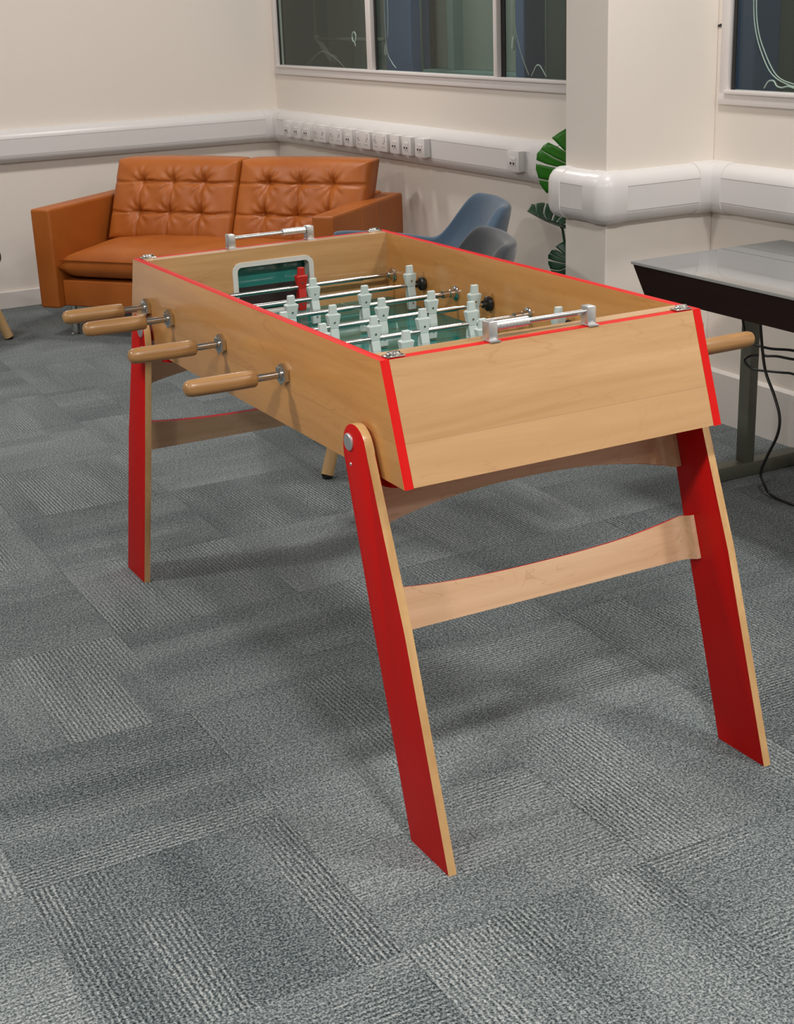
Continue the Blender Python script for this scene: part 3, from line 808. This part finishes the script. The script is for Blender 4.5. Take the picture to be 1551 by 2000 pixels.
# ------------------------------------------------------------------ tub chairs
def tub_chair(name, loc, face, mat, label, sc=(1, 1, 1), legr=.021, u_tip=.24):
    """local +x = facing direction"""
    root = empty(name, loc, label, 'armchair', math.atan2(face[1], face[0]))
    b = NB(); nt, nv = 56, 14; TM = math.radians(118)
    rows = []
    for j in range(nv+1):
        v = j/nv; row = []
        for i in range(nt+1):
            th = -TM + 2*TM*i/nt; a = abs(math.degrees(th))
            # rim height
            def ss(x, e0, e1): t = min(1, max(0, (x-e0)/(e1-e0))); return t*t*(3-2*t)
            h = .735 - .185*ss(a, 33, 68) + .05*ss(a, 62, 112)
            c, s_ = math.cos(th), math.sin(th)
            ru = -.33*(abs(c)**.75)*(1 if c > 0 else -1)*(1 if c > 0 else u_tip/.33/ (abs(math.cos(TM))**.75))
            rw = .325*(abs(s_)**.7)*(1 if s_ > 0 else -1)
            z0 = .36
            if v < .35:
                k = v/.35; row.append(Vector((ru*k*.82 + .02*(1-k), rw*k*.86, .335 + .03*k**2)))
            else:
                k = (v-.35)/.65; zz = .365 + (h-.365)*k
                fl = .82 + .18*min(1, k*1.6)
                lean = -.07*max(0, (zz-.45)/.3)*max(0, c)
                fw = .86 + .14*min(1, k*1.4)
                row.append(Vector((ru*fl + lean, rw*fw + .02*max(0, (zz-.5))*(1 if s_ > 0 else -1)*abs(s_), zz)))
        rows.append([b.verts.new((p.x*sc[0], p.y*sc[1], p.z*sc[2])) for p in row])
    for r0, r1 in zip(rows, rows[1:]):
        for i in range(nt): b.faces.new((r0[i], r0[i+1], r1[i+1], r1[i]))
    bmesh.ops.remove_doubles(b, verts=b.verts[:], dist=1e-5)
    sh = obj('shell', b, mat, root, 180)
    md = sh.modifiers.new('thickness', 'SOLIDIFY'); md.thickness = .042*sc[0]; md.offset = 0
    md2 = sh.modifiers.new('round', 'SUBSURF'); md2.levels = 1; md2.render_levels = 2
    b = NB(); box(b, -.21*sc[0], .27*sc[0], -.245*sc[1], .245*sc[1], .375*sc[2], .45*sc[2], .03, 0, 4); obj('seat_cushion', b, mat, root, 60)
    for lx, ly in ((.26, .22), (.26, -.22), (-.24, .20), (-.24, -.20)):
        b = NB(); tx, ty = lx*.62, ly*.62
        p0, p1 = Vector((lx*sc[0], ly*sc[1], .012)), Vector((tx*sc[0], ty*sc[1], .352*sc[2])); cyl(b, p0, p1, legr, legr*.86, 20)
        lg = obj('leg', b, 'beech', root, 50)
        b = NB(); d = (p0-p1).normalized(); lathe(b, p0 - d*.003, (0, 0, -1), [(0, legr*.95), (.004, legr*.97), (p0.z-.003*0-.0005+.0024, legr*.8)], 16); obj('foot_glide', b, 'black', lg, 40)
    return root
tub_chair('armchair', (1.215, 2.135, 0), (-.94, .34), 'blue', 'blue felt armchair with high curved back behind the foosball table')
tub_chair('armchair', (.765, 1.40, 0), (-.93, .37), 'grey', 'dark grey felt armchair with wooden legs, in front of the blue armchair', legr=.021)
tub_chair('armchair', (-.200, 4.070, 0), (.7, .7), 'black', 'black armchair with wooden legs cut off left of the sofa', (.9, .88, .97), legr=.023, u_tip=.13)

# ------------------------------------------------------------------ desk
D = empty('desk', (1.48, .2, 0), 'dark wood desk with grey glass top and steel legs beside the pillar', 'desk')
dx, dy = -1.48, -.2
DX0, DX1, DXM, DY0, DY1, DZ = 1.18, 1.775, 1.522, -.95, .649, .72
b = NB(); box(b, DX0+dx, DXM+dx, DY0+dy, DY1+dy, DZ-.009, DZ, .0012)
b.normal_update()
for f in b.faces: f.material_index = 0 if f.normal.z > .5 else 1
obj('glass_top', b, ['desktop', 'glassedge'], D)
b = NB(); box(b, DXM+.003+dx, DX1+dx, DY0+dy, DY1+dy, DZ-.009, DZ, .0012); obj('rear_top', b, 'desktop', D)
b = NB(); ins = .03
tp = [(DX0+.004+dx, DY0+.004+dy), (DX1-.004+dx, DY0+.004+dy), (DX1-.004+dx, DY1-.004+dy), (DX0+.004+dx, DY1-.004+dy)]
bt = [(DX0+ins+dx, DY0+ins+dy), (DX1-ins+dx, DY0+ins+dy), (DX1-ins+dx, DY1-ins+dy), (DX0+ins+dx, DY1-ins+dy)]
vt = [b.verts.new((*p, DZ-.0095)) for p in tp]; vb = [b.verts.new((*p, .617)) for p in bt]
b.faces.new(vt); b.faces.new(vb[::-1])
for i in range(4): b.faces.new((vt[i], vb[i], vb[(i+1) % 4], vt[(i+1) % 4]))
bmesh.ops.bevel(b, geom=b.edges[:], offset=.002, segments=2, affect='EDGES')
obj('desk_body', b, 'veneer', D, 30)
for yy in (.53, -.78):
    b = NB(); box(b, 1.560+dx, 1.594+dx, yy+dy, yy+.048+dy, .046, .618, .002); obj('leg', b, 'deskmetal', D, 30)
    b = NB(); box(b, 1.385+dx, 1.80+dx, yy+dy, yy+.05+dy, .002, .0465, .002); obj('foot_beam', b, 'deskmetal', D, 30)
# cables
XC_ = 1.50
def cable(pts, r, label): return thin('cable', pts, r, 'black', label, 'cable', 8, 8)
cable([(1.50, .522, .612), (1.50, .512, .55), (1.50, .500, .505), (1.50, .477, .464), (1.50, .391, .457), (1.50, .281, .470), (1.50, .20, .46), (1.49, .26, .449), (1.50, .35, .440), (1.52, .425, .425), (1.53, .45, .44)], .0042, 'black cable drooping from the desk underside past the leg top')
cable([(1.538, .470, .415), (1.52, .488, .412), (1.50, .491, .398), (1.50, .453, .381), (1.50, .38, .388), (1.50, .320, .396), (1.50, .275, .400), (1.50, .15, .39), (1.50, .02, .36)], .0038, 'black cable tied round the desk leg halfway up')
cable([(1.465, .395, .610), (1.465, .388, .525), (1.465, .361, .405), (1.465, .316, .333), (1.465, .288, .272), (1.465, .294, .214), (1.465, .331, .141), (1.465, .356, .082), (1.468, .343, .048), (1.480, .320, .014), (1.491, .234, .006), (1.50, .10, .005), (1.52, -.05, .005)], .0045, 'black cable hanging from the desk down to the carpet')
A_ = empty('power_adapter', (1.71, .335, 0), 'small black adapter with a cable loop on the carpet by the skirting', 'adapter')
b = NB(); box(b, .03, .10, -.10, -.01, 0, .045, .004); obj('adapter_body', b, 'black', A_, 40)
b = NB(); tube(b, [(.02, .10, .006), (.02, .135, .03), (.02, .115, .075), (.02, .06, .085), (.05, -.02, .06)], .003, 8); obj('adapter_cord', b, 'black', A_, 180)

# ------------------------------------------------------------------ plant behind the pillar
PL = empty('potted_plant', (1.66, 1.66, 0), 'green cheese plant with split leaves in a pot behind the pillar', 'potted plant')
b = NB(); lathe(b, (0, 0, 0), (0, 0, 1), [(0, .09), (.004, .095), (.2, .12), (.205, .115), (.19, .105)], 28); obj('pot', b, 'pot', PL, 40)
b = NB(); lathe(b, (0, 0, .16), (0, 0, 1), [(0, .10), (.025, .108), (.028, 0)], 20); obj('soil', b, 'soil', PL, 40)
LOBES = [[(0,.13),(.018,.134),(.045,.118),(.069,.100),(.048,.080),(.024,.056),(0,.04)], [(0,.04),(.02,.052),(.05,.07),(.081,.083),(.098,.072),(.109,.055),(.07,.034),(.022,.012),(0,0)],
 [(0,0),(.02,.009),(.07,.032),(.110,.054),(.121,.040),(.123,.015),(.085,.002),(.05,-.005),(0,-.012)], [(0,-.015),(.05,-.011),(.09,-.004),(.124,.001),(.124,-.02),(.113,-.054),(.08,-.059),(.05,-.058),(0,-.035)],
 [(0,-.04),(.05,-.062),(.08,-.0635),(.112,-.06),(.108,-.075),(.095,-.095),(.082,-.110),(.03,-.098),(0,-.06)], [(0,-.06),(.03,-.1),(.075,-.112),(.066,-.132),(.03,-.14),(0,-.15)]]
def leaf(center, right, up, scale, mat, fold=.35):
    right, up = Vector(right).normalized(), Vector(up).normalized(); nrm = right.cross(up).normalized()
    b = NB(); c0 = Vector(center)
    def P(a, h):
        bend = -abs(a)*fold*.35 - 1.6*(a*a) - .7*max(0, h)**2 - .7*min(0, h)**2
        return c0 + right*(a*scale) + up*(h*scale) + nrm*(bend*scale)
    for sgn in (-1, 1):
        for lob in LOBES:
            mid = [p for p in lob if p[0] == 0]
            cen = (sum(p[0] for p in lob)/len(lob), sum(p[1] for p in lob)/len(lob))
            vc = b.verts.new(P(sgn*cen[0], cen[1])); vs = [b.verts.new(P(sgn*p[0], p[1])) for p in lob]
            for i in range(len(vs)): 
                tri = (vc, vs[i], vs[(i+1) % len(vs)]); b.faces.new(tri if sgn > 0 else tri[::-1])
    bmesh.ops.remove_doubles(b, verts=b.verts[:], dist=1e-5)
    bmesh.ops.subdivide_edges(b, edges=b.edges[:], cuts=1)
    o = obj('leaf', b, mat, PL, 60)
    md = o.modifiers.new('thickness', 'SOLIDIFY'); md.thickness = .0012; md.offset = 0
    vb = NB(); tube(vb, [P(0, -.15), P(0, -.05), P(0, .05), P(0, .12)], .0022, 8); obj('midrib', vb, mat, o, 180)
    return c0 + up*(.04*scale)
V = Vector
px0 = V((1.66, 1.66, 0))
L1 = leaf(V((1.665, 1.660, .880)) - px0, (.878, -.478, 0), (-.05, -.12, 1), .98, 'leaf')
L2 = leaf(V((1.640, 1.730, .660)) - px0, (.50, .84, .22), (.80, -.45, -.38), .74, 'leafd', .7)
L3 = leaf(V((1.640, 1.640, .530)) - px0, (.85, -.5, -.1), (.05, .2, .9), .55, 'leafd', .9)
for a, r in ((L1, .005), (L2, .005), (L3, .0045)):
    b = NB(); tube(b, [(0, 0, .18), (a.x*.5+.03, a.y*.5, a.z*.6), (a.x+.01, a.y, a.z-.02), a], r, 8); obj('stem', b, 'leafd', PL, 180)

# ------------------------------------------------------------------ lights
def lamp(x, y, p, col=(1, .965, .93), size=(.6, .6)):
    L = bpy.data.lights.new('ceiling_panel', 'AREA'); L.shape = 'RECTANGLE'; L.size, L.size_y = size; L.energy = p; L.color = col
    o = bpy.data.objects.new('ceiling_panel_light', L); o.location = (x, y, ZC-.02); link(o)
for x, y, p in ((1.25, 3.4, 22), (1.25, .5, 22), (1.25, -1.9, 35), (1.25, -4.3, 13), (-.55, 3.4, 25), (-.55, -1.9, 47), (-.55, -4.3, 8), (-2.6, .5, 52), (-2.6, -1.9, 44), (-2.6, 3.4, 9)):
    lamp(x, y, p, size=(.28, .28))
L = bpy.data.lights.new('lightwell_fill', 'AREA'); L.size = .5; L.energy = 5; L.color = (.92, 1, .96)  # added fill to lift the lightwell, no known fitting there
o = bpy.data.objects.new('lightwell_fill', L); o.location = (XR+.4, 3.5, 2.85); link(o)
w = bpy.data.worlds.new('room_ambient'); bpy.context.scene.world = w; w.use_nodes = True
w.node_tree.nodes['Background'].inputs[0].default_value = (.5, .5, .5, 1); w.node_tree.nodes['Background'].inputs[1].default_value = .03

# ------------------------------------------------------------------ camera
cam = bpy.data.cameras.new('camera'); cam.sensor_fit = 'VERTICAL'; cam.sensor_height = 24.0; cam.lens = 24.0*2830.05/2000; cam.clip_start = .05; cam.clip_end = 60
co = bpy.data.objects.new('camera', cam); link(co)
yaw, pitch, roll = 1.0859, -.3433, -.0382
f = Vector((math.cos(yaw)*math.cos(pitch), math.sin(yaw)*math.cos(pitch), math.sin(pitch)))
r = f.cross(Vector((0, 0, 1))).normalized(); u = r.cross(f)
r2 = r*math.cos(roll) + u*math.sin(roll); u2 = u*math.cos(roll) - r*math.sin(roll)
m = Matrix((r2, u2, -f)).transposed().to_4x4(); m.translation = Vector((-1.4784, -2.8366, 1.4976))
co.matrix_world = m
sc = bpy.context.scene; sc.camera = co
sc.view_settings.view_transform = 'Standard'; sc.view_settings.look = 'None'; sc.view_settings.gamma = 1; sc.view_settings.use_curve_mapping = False
sc.view_settings.exposure = 0.0
